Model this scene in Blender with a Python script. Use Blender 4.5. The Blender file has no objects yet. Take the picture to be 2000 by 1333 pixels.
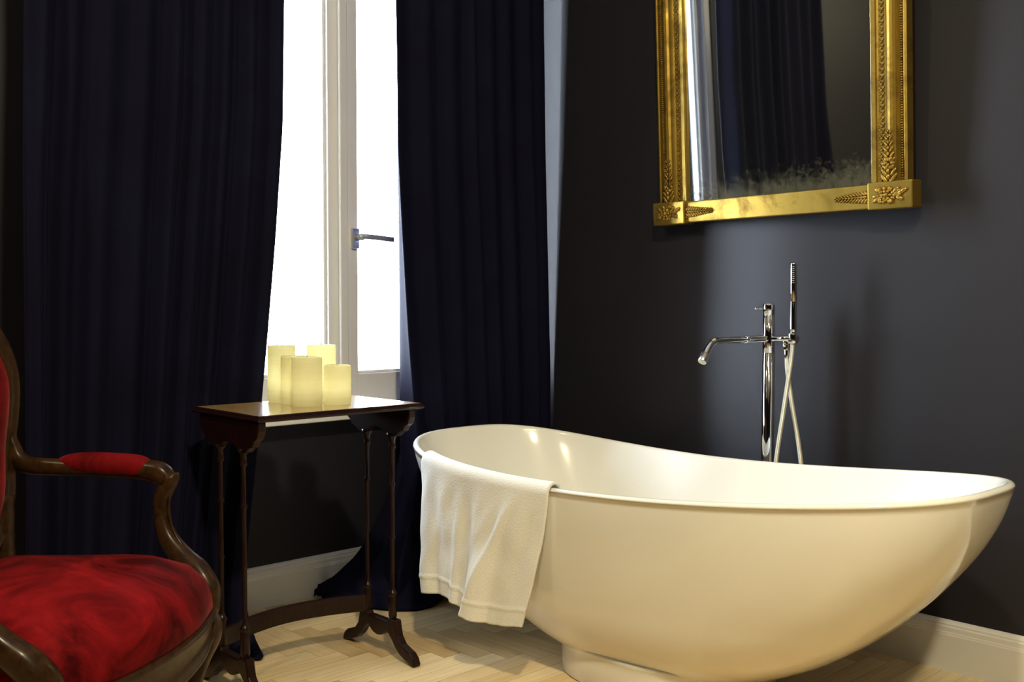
import bpy, bmesh, math, random
from mathutils import Vector, Matrix, noise
from math import sin, cos, pi, radians, sqrt
random.seed(7)
S = bpy.context.scene
COL = S.collection

# ------------------------------------------------------------------ camera
cam_d = bpy.data.cameras.new('camera'); cam = bpy.data.objects.new('camera', cam_d); COL.objects.link(cam)
cam_d.sensor_fit = 'HORIZONTAL'; cam_d.sensor_width = 36.0; cam_d.lens = 1995.9 / 2000 * 36.0
cam_d.clip_start = 0.02
cam.location = (0, 0, 1.0)
yaw, pit = radians(46.539), radians(2.0465)
fw = Vector((cos(yaw) * cos(pit), sin(yaw) * cos(pit), -sin(pit)))
cam.rotation_euler = fw.to_track_quat('-Z', 'Y').to_euler()
S.camera = cam

# ------------------------------------------------------------------ view, world, lamps
S.view_settings.view_transform = 'Standard'; S.view_settings.look = 'None'
S.view_settings.gamma = 1.0; S.view_settings.use_curve_mapping = False
S.view_settings.exposure = 0.25
W = bpy.data.worlds.new('sky'); S.world = W; W.use_nodes = True
bg = W.node_tree.nodes['Background']; bg.inputs[0].default_value = (0.78, 0.89, 1.0, 1); bg.inputs[1].default_value = 30.0
# overcast sky, with a bright lobe added on the left to light the corner wall
_n = W.node_tree.nodes; _l = W.node_tree.links
_tc = _n.new('ShaderNodeTexCoord'); _d = _n.new('ShaderNodeVectorMath'); _d.operation = 'DOT_PRODUCT'; _d.inputs[1].default_value = (-0.93, 0.32, 0.18)
_l.new(_tc.outputs['Generated'], _d.inputs[0]); _m = _n.new('ShaderNodeMapRange'); _m.interpolation_type = 'SMOOTHSTEP'
_m.inputs[1].default_value = 0.86; _m.inputs[2].default_value = 0.97; _m.inputs[3].default_value = 21.0; _m.inputs[4].default_value = 740.0
_l.new(_d.outputs['Value'], _m.inputs[0]); _l.new(_m.outputs[0], bg.inputs[1])

def area(name, loc, target, size, power, color, spread=180, portal=False, size_y=None):
    l = bpy.data.lights.new(name, 'AREA'); l.shape = 'DISK'; l.size = size; l.energy = power; l.color = color
    if size_y: l.shape = 'RECTANGLE'; l.size_y = size_y
    l.spread = radians(spread)
    if portal: l.cycles.is_portal = True
    o = bpy.data.objects.new(name, l); COL.objects.link(o); o.location = loc
    o.rotation_euler = (Vector(target) - Vector(loc)).to_track_quat('-Z', 'Y').to_euler()
    return o
WARM = (1.0, 0.87, 0.57)
area('ceiling_lamp', (0.50, 0.30, 2.75), (1.3, 1.3, 0.0), 0.16, 50, WARM)
area('ceiling_lamp', (0.55, -0.60, 2.65), (2.55, 0.85, 0.4), 0.14, 5, WARM, 60)
area('ceiling_lamp', (-0.55, 1.95, 2.75), (0.2, 2.5, 0.8), 0.14, 13, WARM)
area('window_portal', (2.03, 3.16, 1.70), (2.03, 0, 1.70), 1.24, 1, (1, 1, 1), portal=True, size_y=2.2)

# ------------------------------------------------------------------ materials
def lin(r, g, b):
    f = lambda c: c / 12.92 if c <= 0.04045 else ((c + 0.055) / 1.055) ** 2.4
    return (f(r / 255), f(g / 255), f(b / 255), 1)
class Mat:
    def __init__(s, name):
        s.m = bpy.data.materials.new(name); s.m.use_nodes = True
        s.t = s.m.node_tree; s.b = s.t.nodes['Principled BSDF']
    def n(s, typ, **kw):
        nd = s.t.nodes.new(typ)
        for k, v in kw.items():
            if k in nd.inputs: nd.inputs[k].default_value = v
            else: setattr(nd, k, v)
        return nd
    def l(s, a, b): s.t.links.new(a, b)
    def set(s, **kw):
        for k, v in kw.items(): s.b.inputs[k.replace('_', ' ')].default_value = v
        return s
    def coord(s, scale=(1, 1, 1), kind='Object'):
        tc = s.n('ShaderNodeTexCoord'); mp = s.n('ShaderNodeMapping', Scale=scale)
        s.l(tc.outputs[kind], mp.inputs[0]); return mp.outputs[0]
    def noise(s, vec, scale, detail=4, rough=0.5, dist=0):
        n = s.n('ShaderNodeTexNoise', Scale=scale, Detail=detail, Roughness=rough, Distortion=dist); s.l(vec, n.inputs['Vector']); return n.outputs[0]
    def ramp(s, fac, stops):
        r = s.n('ShaderNodeValToRGB'); e = r.color_ramp.elements
        while len(e) < len(stops): e.new(0.5)
        for i, (p, c) in enumerate(stops): e[i].position = p; e[i].color = c if len(c) == 4 else (*c, 1)
        s.l(fac, r.inputs[0]); return r.outputs[0]
    def bump(s, h, strength, dist=0.01):
        b = s.n('ShaderNodeBump', Strength=strength, Distance=dist); s.l(h, b.inputs['Height']); s.l(b.outputs[0], s.b.inputs['Normal'])

def paint(name, col, rough, var=0.06, bump=0.05):
    M = Mat(name).set(Roughness=rough)
    v = M.coord(); nz = M.noise(v, 3.0, 5)
    M.l(M.ramp(nz, [(0.3, [c * (1 - var) for c in col[:3]]), (0.7, [c * (1 + var) for c in col[:3]])]), M.b.inputs['Base Color'])
    M.bump(M.noise(v, 180, 3), bump, 0.002)
    return M.m
m_navy = paint('navy_wall_paint', (0.0066, 0.0059, 0.0125), 0.62, 0.05, 0.08)
m_white = paint('white_ceiling_paint', (0.75, 0.74, 0.72), 0.8)
m_trim = paint('white_gloss_trim', (0.74, 0.73, 0.70), 0.32, 0.02, 0.02)
m_frame = paint('white_window_paint', (0.86, 0.86, 0.86), 0.35, 0.015, 0.02)

def wood(name, c0, c1, rough, scale=(3, 3, 30), coat=0.3, bump=0.04, spec=0.5):
    M = Mat(name).set(Specular_IOR_Level=spec, Roughness=rough, Coat_Weight=coat, Coat_Roughness=0.12)
    v = M.coord(scale); nz = M.noise(v, 6.0, 6, 0.6, 0.6)
    M.l(M.ramp(nz, [(0.3, c0), (0.7, c1)]), M.b.inputs['Base Color']); M.bump(nz, bump, 0.003)
    return M.m
m_mahog = wood('dark_mahogany', (0.007, 0.0022, 0.002), (0.020, 0.005, 0.004), 0.34, (14, 14, 3), 0.06, spec=0.25)
m_walnut = wood('carved_walnut', (0.016, 0.0075, 0.003), (0.050, 0.023, 0.008), 0.30, (9, 9, 9), 0.05, spec=0.16)
m_top = wood('satinwood_top', (0.33, 0.215, 0.08), (0.46, 0.31, 0.12), 0.22, (2, 22, 2), 0.6)

def velvet(name, dark, lite, sheen, tint, rough=0.8, patch=3.0, lo=0.35, hi=0.7, bump=0.1, spec=0.06):
    M = Mat(name).set(Roughness=rough, Sheen_Weight=sheen, Sheen_Roughness=0.35, Sheen_Tint=(*tint, 1), Specular_IOR_Level=spec)
    v = M.coord(); nz = M.noise(v, patch, 5, 0.62, 1.2)
    M.l(M.ramp(nz, [(lo, dark), (hi, lite)]), M.b.inputs['Base Color']); M.bump(M.noise(v, 700, 2), bump, 0.001)
    return M.m
m_curtain = velvet('midnight_velvet', (0.0052, 0.0053, 0.0155), (0.0074, 0.0075, 0.0225), 0.015, (0.3, 0.35, 1.0), 0.8, 2.5, spec=0.05)
m_red = velvet('crimson_velvet', (0.040, 0.0008, 0.0014), (0.27, 0.008, 0.012), 0.15, (1.0, 0.25, 0.25), 0.75, 5.0, 0.36, 0.66, 0.15)

def gold(name, c0, c1, rough, sc=7):
    M = Mat(name).set(Metallic=0.82)
    v = M.coord(); nz = M.noise(v, sc, 7, 0.68, 0.4)
    M.l(M.ramp(nz, [(0.30, c0), (0.50, c1), (0.72, tuple(min(1, x * 1.12) for x in c1))]), M.b.inputs['Base Color'])
    M.l(M.ramp(nz, [(0.3, (rough + 0.2,) * 3), (0.7, (rough - 0.06,) * 3)]), M.b.inputs['Roughness'])
    M.bump(M.noise(v, 90, 4), 0.12, 0.002)
    return M.m
m_gold = gold('gilt_leaf', (0.095, 0.053, 0.007), (0.31, 0.20, 0.034), 0.36)
m_gold_old = gold('worn_gilt_carving', (0.085, 0.045, 0.007), (0.34, 0.215, 0.04), 0.38, 30)

def chrome(name, rough=0.06, c=(0.82, 0.83, 0.86, 1)): return Mat(name).set(Metallic=1.0, Roughness=rough, Base_Color=c).m
m_chrome = chrome('polished_chrome'); m_nozzle = chrome('satin_chrome', 0.3, (0.7, 0.7, 0.68, 1))
m_handle = Mat('blue_grey_lacquer').set(Base_Color=(0.30, 0.33, 0.42, 1), Roughness=0.45, Metallic=0.2).m

M = Mat('hose_braid').set(Metallic=0.55, Roughness=0.38, Base_Color=(0.66, 0.65, 0.58, 1))
wv = M.n('ShaderNodeTexWave', Scale=160.0); M.l(M.coord(), wv.inputs['Vector']); wv.bands_direction = 'Z'
M.bump(wv.outputs[0], 0.4, 0.002); m_hose = M.m

M = Mat('glazed_ceramic').set(Roughness=0.16, Coat_Weight=0.6, Coat_Roughness=0.03, Specular_IOR_Level=0.5)
nz = M.noise(M.coord(), 2.0, 2)
M.l(M.ramp(nz, [(0.3, (0.80, 0.785, 0.735)), (0.7, (0.82, 0.805, 0.755))]), M.b.inputs['Base Color']); m_tub = M.m

M = Mat('terry_towel').set(Roughness=0.95, Sheen_Weight=0.3, Specular_IOR_Level=0.1, Base_Color=(0.84, 0.83, 0.79, 1))
v = M.coord(); M.bump(M.noise(v, 260, 3, 0.7), 0.55, 0.004); m_towel = M.m

def wax():
    M = Mat('ivory_wax'); v = M.coord((1, 1, 1))
    mp = M.coord((4, 4, 90)); nz = M.noise(mp, 1.0, 4, 0.6, 0.5)
    col = M.ramp(nz, [(0.3, (0.87, 0.82, 0.52)), (0.7, (0.92, 0.89, 0.66))])
    M.l(col, M.b.inputs['Base Color']); M.set(Roughness=0.55)
    M.bump(nz, 0.3, 0.004)
    tr = M.n('ShaderNodeBsdfTranslucent'); M.l(col, tr.inputs[0])
    mx = M.n('ShaderNodeMixShader'); mx.inputs[0].default_value = 0.58
    M.l(M.b.outputs[0], mx.inputs[1]); M.l(tr.outputs[0], mx.inputs[2])
    M.l(mx.outputs[0], M.t.nodes['Material Output'].inputs[0]); return M.m
m_wax = wax()
m_wick = Mat('wick_cotton').set(Base_Color=(0.55, 0.5, 0.38, 1), Roughness=0.9).m

M = Mat('window_glass'); tr = M.n('ShaderNodeBsdfTransparent'); gl = M.n('ShaderNodeBsdfGlossy', Roughness=0.02)
fr = M.n('ShaderNodeFresnel', IOR=1.35); mx = M.n('ShaderNodeMixShader')
M.l(fr.outputs[0], mx.inputs[0]); M.l(tr.outputs[0], mx.inputs[1]); M.l(gl.outputs[0], mx.inputs[2])
M.l(mx.outputs[0], M.t.nodes['Material Output'].inputs[0]); m_glass = M.m

# old mirror: silvering eaten away along the bottom edge
M = Mat('foxed_mirror').set(Metallic=1.0, Roughness=0.025, Base_Color=(0.80, 0.82, 0.80, 1))
tc = M.n('ShaderNodeTexCoord'); sp = M.n('ShaderNodeSeparateXYZ'); M.l(tc.outputs['Object'], sp.inputs[0])
nb = M.noise(tc.outputs['Object'], 55, 8, 0.75); nb2 = M.noise(tc.outputs['Object'], 6, 3, 0.6)
mr = M.n('ShaderNodeMapRange'); mr.inputs[1].default_value = 0.0; mr.inputs[2].default_value = 0.135; mr.inputs[3].default_value = 0.30; mr.inputs[4].default_value = -0.14
M.l(sp.outputs['Z'], mr.inputs[0])
ad = M.n('ShaderNodeMath', operation='ADD'); M.l(mr.outputs[0], ad.inputs[0]); M.l(nb, ad.inputs[1])
ad2 = M.n('ShaderNodeMath', operation='MULTIPLY_ADD'); M.l(nb2, ad2.inputs[0]); ad2.inputs[1].default_value = 0.35; M.l(ad.outputs[0], ad2.inputs[2])
mask = M.ramp(ad2.outputs[0], [(0.74, (0, 0, 0)), (1.0, (1, 1, 1))])
df = M.n('ShaderNodeBsdfDiffuse'); df.inputs[0].default_value = (0.085, 0.082, 0.055, 1)
mm = M.n('ShaderNodeMath', operation='MULTIPLY_ADD'); mm.inputs[2].default_value = 0.02; M.l(mask, mm.inputs[0]); mm.inputs[1].default_value = 0.72
mx = M.n('ShaderNodeMixShader'); M.l(mm.outputs[0], mx.inputs[0]); M.l(M.b.outputs[0], mx.inputs[1]); M.l(df.outputs[0], mx.inputs[2])
M.l(mx.outputs[0], M.t.nodes['Material Output'].inputs[0]); m_mirror = M.m

# oak parquet: plank tone, directional sheen included, from a per-plank attribute, grain along each plank's own UV
M = Mat('oak_parquet').set(Roughness=0.34, Specular_IOR_Level=0.45)
at = M.n('ShaderNodeAttribute', attribute_name='plank'); uv = M.n('ShaderNodeUVMap')
mp = M.n('ShaderNodeMapping', Scale=(3.0, 55.0, 1)); M.l(uv.outputs[0], mp.inputs[0])
gr = M.noise(mp.outputs[0], 1.0, 6, 0.65, 0.8)
base = M.ramp(at.outputs['Fac'], [(0.0, lin(192, 162, 114)), (0.45, lin(220, 193, 144)), (1.0, lin(238, 216, 172))])
grc = M.ramp(gr, [(0.25, (0.70, 0.66, 0.60)), (0.6, (1, 1, 1))])
mu = M.n('ShaderNodeMix', data_type='RGBA', blend_type='MULTIPLY'); mu.inputs[0].default_value = 0.75
M.l(base, mu.inputs[6]); M.l(grc, mu.inputs[7]); M.l(mu.outputs[2], M.b.inputs['Base Color'])
M.bump(gr, 0.05, 0.002); m_floor = M.m
m_gap = Mat('parquet_joint').set(Base_Color=(0.05, 0.03, 0.015, 1), Roughness=0.8).m

# ------------------------------------------------------------------ mesh helpers
def ob(name, verts, faces, mat, parent=None, smooth=True, loc=None):
    me = bpy.data.meshes.new(name); me.from_pydata([tuple(v) for v in verts], [], faces); me.validate()
    bm = bmesh.new(); bm.from_mesh(me); bmesh.ops.recalc_face_normals(bm, faces=bm.faces); bm.to_mesh(me); bm.free()
    if smooth:
        for p in me.polygons: p.use_smooth = True
    o = bpy.data.objects.new(name, me); COL.objects.link(o)
    if mat: me.materials.append(mat)
    if parent: o.parent = parent
    if loc: o.location = loc
    return o
def tag(o, label, cat, group=None):
    o['label'] = label; o['category'] = cat
    if group: o['group'] = group
    return o
def empty(name, loc=(0, 0, 0), rot=(0, 0, 0)):
    o = bpy.data.objects.new(name, None); COL.objects.link(o); o.location = loc; o.rotation_euler = rot; o.empty_display_size = 0.05; return o
def struct(o): o['kind'] = 'structure'; return o
def bevel(o, w, seg=3, ang=40):
    m = o.modifiers.new('bevel', 'BEVEL'); m.width = w; m.segments = seg; m.limit_method = 'ANGLE'; m.angle_limit = radians(ang)
    m.harden_normals = False; return o
def subsurf(o, n=2):
    m = o.modifiers.new('subsurf', 'SUBSURF'); m.levels = n; m.render_levels = n; return o
class MB:
    def __init__(s): s.v = []; s.f = []
    def add(s, v, f):
        k = len(s.v); s.v += [Vector(p) for p in v]; s.f += [tuple(i + k for i in q) for q in f]; return s
    def box(s, x0, x1, y0, y1, z0, z1):
        v = [(x, y, z) for x in (x0, x1) for y in (y0, y1) for z in (z0, z1)]
        return s.add(v, [(0, 1, 3, 2), (4, 6, 7, 5), (0, 4, 5, 1), (2, 3, 7, 6), (0, 2, 6, 4), (1, 5, 7, 3)])
    def lathe(s, prof, n=24, c=(0, 0, 0), mat=None):
        v = []; f = []
        for r, z in prof:
            for i in range(n):
                a = 2 * pi * i / n; p = Vector((r * cos(a), r * sin(a), z))
                if mat: p = mat @ p
                v.append(p + Vector(c))
        m = len(prof)
        for j in range(m - 1):
            for i in range(n): f.append((j * n + i, j * n + (i + 1) % n, (j + 1) * n + (i + 1) % n, (j + 1) * n + i))
        f.append(tuple(range(n))[::-1]); f.append(tuple((m - 1) * n + i for i in range(n)))
        return s.add(v, f)
    def sweep(s, pts, sec, up=(0, 0, 1), closed=False, cap=True, scale=None):
        """sec: list of (a,b) section points; a along side = tangent x up, b along up-ish"""
        pts = [Vector(p) for p in pts]; n = len(pts); k = len(sec); v = []; f = []
        up = Vector(up)
        for i, p in enumerate(pts):
            t = (pts[(i + 1) % n] - pts[i - 1]) if closed else (pts[min(i + 1, n - 1)] - pts[max(i - 1, 0)])
            t.normalize(); u = up[i] if isinstance(up, list) else up
            sd = t.cross(u).normalized(); w = sd.cross(t).normalized()
            sc = scale[i] if scale else (1, 1)
            if not isinstance(sc, tuple): sc = (sc, sc)
            for a, b in sec: v.append(p + sd * a * sc[0] + w * b * sc[1])
        for i in range(n if closed else n - 1):
            for j in range(k):
                i2 = (i + 1) % n; f.append((i * k + j, i * k + (j + 1) % k, i2 * k + (j + 1) % k, i2 * k + j))
        if cap and not closed: f.append(tuple(range(k))[::-1]); f.append(tuple((n - 1) * k + j for j in range(k)))
        return s.add(v, f)
    def prism(s, poly, fn, t0, t1):
        """poly: 2-D outline; fn(a,b,t) -> point"""
        n = len(poly); v = [fn(a, b, t0) for a, b in poly] + [fn(a, b, t1) for a, b in poly]
        f = [tuple(range(n)), tuple(range(2 * n - 1, n - 1, -1))] + [(i, (i + 1) % n, n + (i + 1) % n, n + i) for i in range(n)]
        return s.add(v, f)
    def ball(s, c, r, m=None, nu=10, nv=6):
        v = []; f = []; c = Vector(c)
        for j in range(1, nv):
            th = pi * j / nv
            for i in range(nu):
                a = 2 * pi * i / nu; p = Vector((r[0] * sin(th) * cos(a), r[1] * sin(th) * sin(a), r[2] * cos(th)))
                v.append(c + (m @ p if m else p))
        t = len(v); v.append(c + (m @ Vector((0, 0, r[2])) if m else Vector((0, 0, r[2])))); v.append(c + (m @ Vector((0, 0, -r[2])) if m else Vector((0, 0, -r[2]))))
        for j in range(nv - 2):
            for i in range(nu): f.append((j * nu + i, j * nu + (i + 1) % nu, (j + 1) * nu + (i + 1) % nu, (j + 1) * nu + i))
        for i in range(nu): f.append((t, (i + 1) % nu, i)); f.append((t + 1, (nv - 2) * nu + i, (nv - 2) * nu + (i + 1) % nu))
        return s.add(v, f)
    def done(s, name, mat, parent=None, smooth=True): return ob(name, s.v, s.f, mat, parent, smooth)
def ell(rx, ry, n=14, p=2.0):
    o = []
    for i in range(n):
        a = 2 * pi * i / n; c, d = cos(a), sin(a)
        o.append((math.copysign(abs(c) ** (2 / p), c) * rx, math.copysign(abs(d) ** (2 / p), d) * ry))
    return o
def spline(P, n=8, closed=False):
    P = [Vector(p) for p in P]; m = len(P); out = []
    for i in range(m if closed else m - 1):
        if closed: p0, p1, p2, p3 = P[i - 1], P[i], P[(i + 1) % m], P[(i + 2) % m]
        else:
            p1, p2 = P[i], P[i + 1]; p0 = P[i - 1] if i > 0 else p1 * 2 - p2; p3 = P[i + 2] if i + 2 < m else p2 * 2 - p1
        for k in range(n):
            t = k / n; out.append(0.5 * ((2 * p1) + (p2 - p0) * t + (2 * p0 - 5 * p1 + 4 * p2 - p3) * t * t + (3 * p1 - p0 - 3 * p2 + p3) * t ** 3))
    if not closed: out.append(P[-1])
    return out
def interp(tab, x):
    if x <= tab[0][0]: return tab[0][1]
    for (a, b), (c, d) in zip(tab, tab[1:]):
        if x <= c: return b + (d - b) * (x - a) / (c - a)
    return tab[-1][1]
def smooth01(t): t = max(0, min(1, t)); return t * t * (3 - 2 * t)

# ------------------------------------------------------------------ room shell
XM, YW, X0, Y0, ZC = 2.778, 3.0, -2.6, -2.6, 2.95
WX0, WX1, WZ0, WZ1 = 1.315, 2.66, 0.64, 2.78
def floor():
    L, Wd = 0.315, 0.063; g = 0.0004; n = 5
    v = []; f = []; uvs = []; tone = []
    a = radians(0); rnd = random.Random(3)
    def put(x, y, w, h, vert):
        if x > XM + 0.02 or x + w < X0 - 0.02 or y > YW + 0.15 or y + h < Y0 - 0.02: return
        x0, x1, y0, y1 = max(x + g, X0), min(x + w - g, XM + 0.02), max(y + g, Y0), min(y + h - g, YW + 0.15)
        if x1 - x0 < 1e-3 or y1 - y0 < 1e-3: return
        k = len(v); v.extend([(x0, y0, 0), (x1, y0, 0), (x1, y1, 0), (x0, y1, 0)]); f.append((k, k + 1, k + 2, k + 3))
        ox, oy = rnd.random() * 50, rnd.random() * 50
        q = [(0, 0), (x1 - x0, 0), (x1 - x0, y1 - y0), (0, y1 - y0)]
        uvs.extend([((b, a_) if vert else (a_, b)) for a_, b in q]); uvs[-4:] = [(c + ox, d + oy) for c, d in uvs[-4:]]
        tone.append(min(1, max(0, (0.35 if vert else 0.75) + rnd.uniform(-0.3, 0.3))))  # vert planks darker: reflectivity by laying direction is painted into the tone
    for i in range(-110, 110):
        for j in range(-12, 13):
            x = i * Wd + j * 2 * L; y = i * Wd
            put(x, -(y + Wd), L, Wd, False)            # mirrored in y so the zigzags run across the view
            put(x, -(y + Wd + L), Wd, L, True)
    nb = len(f)
    k = len(v); v.extend([(X0, Y0, -0.0015), (XM + 0.02, Y0, -0.0015), (XM + 0.02, YW + 0.15, -0.0015), (X0, YW + 0.15, -0.0015)]); f.append((k, k + 1, k + 2, k + 3))
    me = bpy.data.meshes.new('floor'); me.from_pydata(v, [], f)
    u = me.uv_layers.new(name='UVMap')
    for i, c in enumerate(uvs): u.data[i].uv = c
    at = me.attributes.new('plank', 'FLOAT', 'FACE')
    for i, t in enumerate(tone): at.data[i].value = t
    me.materials.append(m_floor); me.materials.append(m_gap); me.polygons[nb].material_index = 1
    o = bpy.data.objects.new('floor', me); COL.objects.link(o); return struct(o)
floor()
struct(MB().box(X0, XM + 0.15, Y0, YW + 0.15, ZC, ZC + 0.1).done('ceiling', m_white, smooth=False))
struct(MB().box(XM, XM + 0.15, Y0, YW + 0.15, -0.02, ZC).done('wall_right', m_navy, smooth=False))
w = MB(); w.box(X0, WX0, YW, YW + 0.15, -0.02, ZC); w.box(WX1, XM, YW, YW + 0.15, -0.02, ZC)
w.box(WX0, WX1, YW, YW + 0.15, -0.02, WZ0); w.box(WX0, WX1, YW, YW + 0.15, WZ1, ZC)
struct(w.done('wall_back', m_navy, smooth=False))
struct(MB().box(X0 - 0.15, X0, Y0, YW + 0.15, -0.02, ZC).done('wall_left', m_navy, smooth=False))
struct(MB().box(X0, XM + 0.15, Y0 - 0.15, Y0, -0.02, ZC).done('wall_front', m_navy, smooth=False))

# baseboards: moulded profile (depth, height)
prof = [(0, 0), (0.020, 0), (0.020, 0.098), (0.0185, 0.101), (0.0185, 0.104), (0.0165, 0.107), (0.0165, 0.119), (0.013, 0.122), (0.013, 0.127), (0.008, 0.133), (0, 0.136)]
def baseboard(name, a, b, nrm):
    a, b, nrm = Vector(a), Vector(b), Vector(nrm); mb = MB()
    mb.prism(prof, lambda d, z, t: a.lerp(b, t) + nrm * d + Vector((0, 0, z)), 0, 1)
    return struct(mb.done(name, m_trim, smooth=False))
bb = baseboard('baseboard_right', (XM, Y0, 0), (XM, 0.878, 0), (-1, 0, 0))
baseboard('baseboard_right', (XM, 0.8795, 0), (XM, YW, 0), (-1, 0, 0))     # two lengths, the butt joint shows
baseboard('baseboard_back', (X0, YW, 0), (XM - 0.02, YW, 0), (0, -1, 0))

# window: outer frame, two sashes with stiles/rails/glass, sill
win = struct(empty('window_1', (0, 0, 0)))
yf0, yf1 = 3.005, 3.075
mb = MB(); fo = 0.05
mb.box(WX0, WX0 + fo, yf0, yf1 + .03, WZ0, WZ1); mb.box(WX1 - fo, WX1, yf0, yf1 + .03, WZ0, WZ1)
mb.box(WX0, WX1, yf0, yf1 + .03, WZ1 - fo, WZ1); mb.box(WX0, WX1, yf0, yf1 + .03, WZ0, WZ0 + 0.055)
bevel(mb.done('window_frame', m_frame, win, False), 0.004)
def sash(x0, x1, y, stl, str_):
    zb, zt = WZ0 + 0.052, WZ1 - 0.048; rb = 0.062
    s = MB(); s.box(x0, x0 + stl, y, y + 0.05, zb, zt); s.box(x1 - str_, x1, y, y + 0.05, zb, zt)
    s.box(x0 + stl, x1 - str_, y, y + 0.05, zb, zb + rb); s.box(x0 + stl, x1 - str_, y, y + 0.05, zt - rb, zt)
    # glazing bead
    for i, e in enumerate((0.010,)):
        gx0, gx1, gz0, gz1 = x0 + stl, x1 - str_, zb + rb, zt - rb
        s.box(gx0, gx0 + e, y + 0.014, y + 0.04, gz0, gz1); s.box(gx1 - e, gx1, y + 0.014, y + 0.04, gz0, gz1)
        s.box(gx0, gx1, y + 0.014, y + 0.04, gz0, gz0 + e); s.box(gx0, gx1, y + 0.014, y + 0.04, gz1 - e, gz1)
    o = bevel(s.done('window_sash', m_frame, win, False), 0.003)
    MB().box(gx0 + 0.002, gx1 - 0.002, y + 0.024, y + 0.030, gz0 + 0.002, gz1 - 0.002).done('window_pane', m_glass, o, False)
    return o
sash(WX0 + 0.042, 2.030, 3.022, 0.055, 0.045)
rs = sash(2.030, WX1 - 0.042, 3.006, 0.067, 0.055)
mb = MB(); mb.box(2.018, 2.050, 2.995, 3.010, WZ0 + 0.056, WZ1 - 0.052)
bevel(mb.done('window_astragal', m_frame, win, False), 0.004)
# lever handle on the right sash
h = empty('window_handle', (0, 0, 0)); h.parent = win
mb = MB(); mb.box(2.066, 2.096, 2.992, 3.006, 1.197, 1.268); bevel(mb.done('handle_plate', chrome('satin_aluminium', 0.4, (0.72, 0.74, 0.78, 1)), h, False), 0.004)
mb = MB(); mb.lathe([(0.0115, 0), (0.0115, 0.030), (0.0095, 0.034)], 20, (2.086, 2.992, 1.236), Matrix.Rotation(radians(90), 3, 'X')); mb.done('handle_neck', m_nozzle, h)
mb = MB(); mb.sweep([(2.078, 2.952, 1.238), (2.12, 2.952, 1.237), (2.16, 2.951, 1.235), (2.212, 2.950, 1.2315)], ell(0.0055, 0.0092, 12, 3.5)); mb.done('handle_lever', m_handle, h)
mb = MB(); mb.box(WX0 - 0.05, WX1 + 0.05, 2.925, 3.006, 0.604, WZ0 + 0.006)
bevel(struct(mb.done('trim_1', m_frame, None, False)), 0.005)

# ------------------------------------------------------------------ curtains
def curtain(name, cols, rows, fx, fy, zfun, mat, thick=0.004):
    v = []; f = []
    for j in range(rows + 1):
        for i in range(cols + 1):
            s, t = i / cols, j / rows
            v.append((fx(s, t), fy(s, t), zfun(s, t)))
    for j in range(rows):
        for i in range(cols):
            k = j * (cols + 1) + i; f.append((k, k + 1, k + cols + 2, k + cols + 1))
    o = ob(name, v, f, mat)
    m = o.modifiers.new('thick', 'SOLIDIFY'); m.thickness = thick; m.offset = 0
    return o
def folds(seed, n):
    r = random.Random(seed); ws = [r.uniform(0.6, 1.5) for _ in range(n)]; tot = sum(ws); c = [0]
    for w_ in ws: c.append(c[-1] + w_ / tot)
    am = [r.uniform(0.55, 1.25) for _ in range(n)]; dr = [r.uniform(-0.035, 0.035) for _ in range(n + 1)]
    def fn(s, t):
        for i in range(n):
            a, b = c[i] + dr[i] * t, c[i + 1] + dr[i + 1] * t
            if i == n - 1: b = 1.0001
            if i == 0: a = 0
            if a <= s <= b:
                u = (s - a) / (b - a)
                p = 0.5 - 0.5 * cos(2 * pi * u); return am[i] * p
        return 0
    return fn
ZT = ZC
F1 = folds(11, 9)
def zc(s, t): return ZT * (1 - t)
def Lx(s, t):
    z = zc(s, t)
    xl = interp([(0, 0.855), (0.5, 0.867), (1.0, 0.872), (1.75, 0.881), (2.95, 0.89)], z)
    xr = interp([(0, 1.44), (0.17, 1.474), (0.6, 1.530), (0.88, 1.562), (1.2, 1.596), (1.53, 1.624), (1.9, 1.632), (2.95, 1.60)], z)
    xl -= 0.024 * smooth01((1.9 - z) / 0.7)
    x = xl + (xr - xl) * s
    if t > 0.93: x += 0.07 * ((t - 0.93) / 0.07) ** 1.5 * (s - 0.4)
    return x + 0.006 * noise.noise(Vector((s * 9, t * 3, 1)))
def Ly(s, t):
    y = 2.69 - 0.040 * F1(s, t) * (0.75 + 0.35 * t) + 0.008 * noise.noise(Vector((s * 6, t * 4, 7)))
    if s > 0.955: y += 0.045 * smooth01((s - 0.955) / 0.045)
    z = zc(s, t); y -= 0.075 * smooth01((1.9 - z) / 0.7) * max(0, 1 - s / 0.10)
    if t > 0.93: y -= 0.10 * ((t - 0.93) / 0.07) ** 2 * (0.4 + 0.6 * s)
    return y
def Lz(s, t): return max(0.006 + 0.012 * max(0, noise.noise(Vector((s * 14, 0, 3)))), zc(s, t))
lc = curtain('curtain', 260, 70, Lx, Ly, Lz, m_curtain)
tag(lc, 'wide dark velvet curtain left of the window, behind the red armchair', 'curtain', 'floor-length velvet curtains at the window')
# gathered hem of that curtain trailing on the floor, part of the same cloth
mb = MB()
for k, (x, y, r_, l_) in enumerate([(1.355, 2.60, 0.028, 0.10), (1.385, 2.575, 0.032, 0.070), (1.395, 2.60, 0.030, 0.06), (1.34, 2.57, 0.024, 0.09), (1.39, 2.62, 0.026, 0.07)]):
    mb.ball((x, y, r_), (l_ * 0.55, r_, r_), Matrix.Rotation(radians(-25 + 22 * k), 3, 'Z'), 14, 8)
hem = mb.done('hem_bunch', m_curtain, lc)

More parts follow.
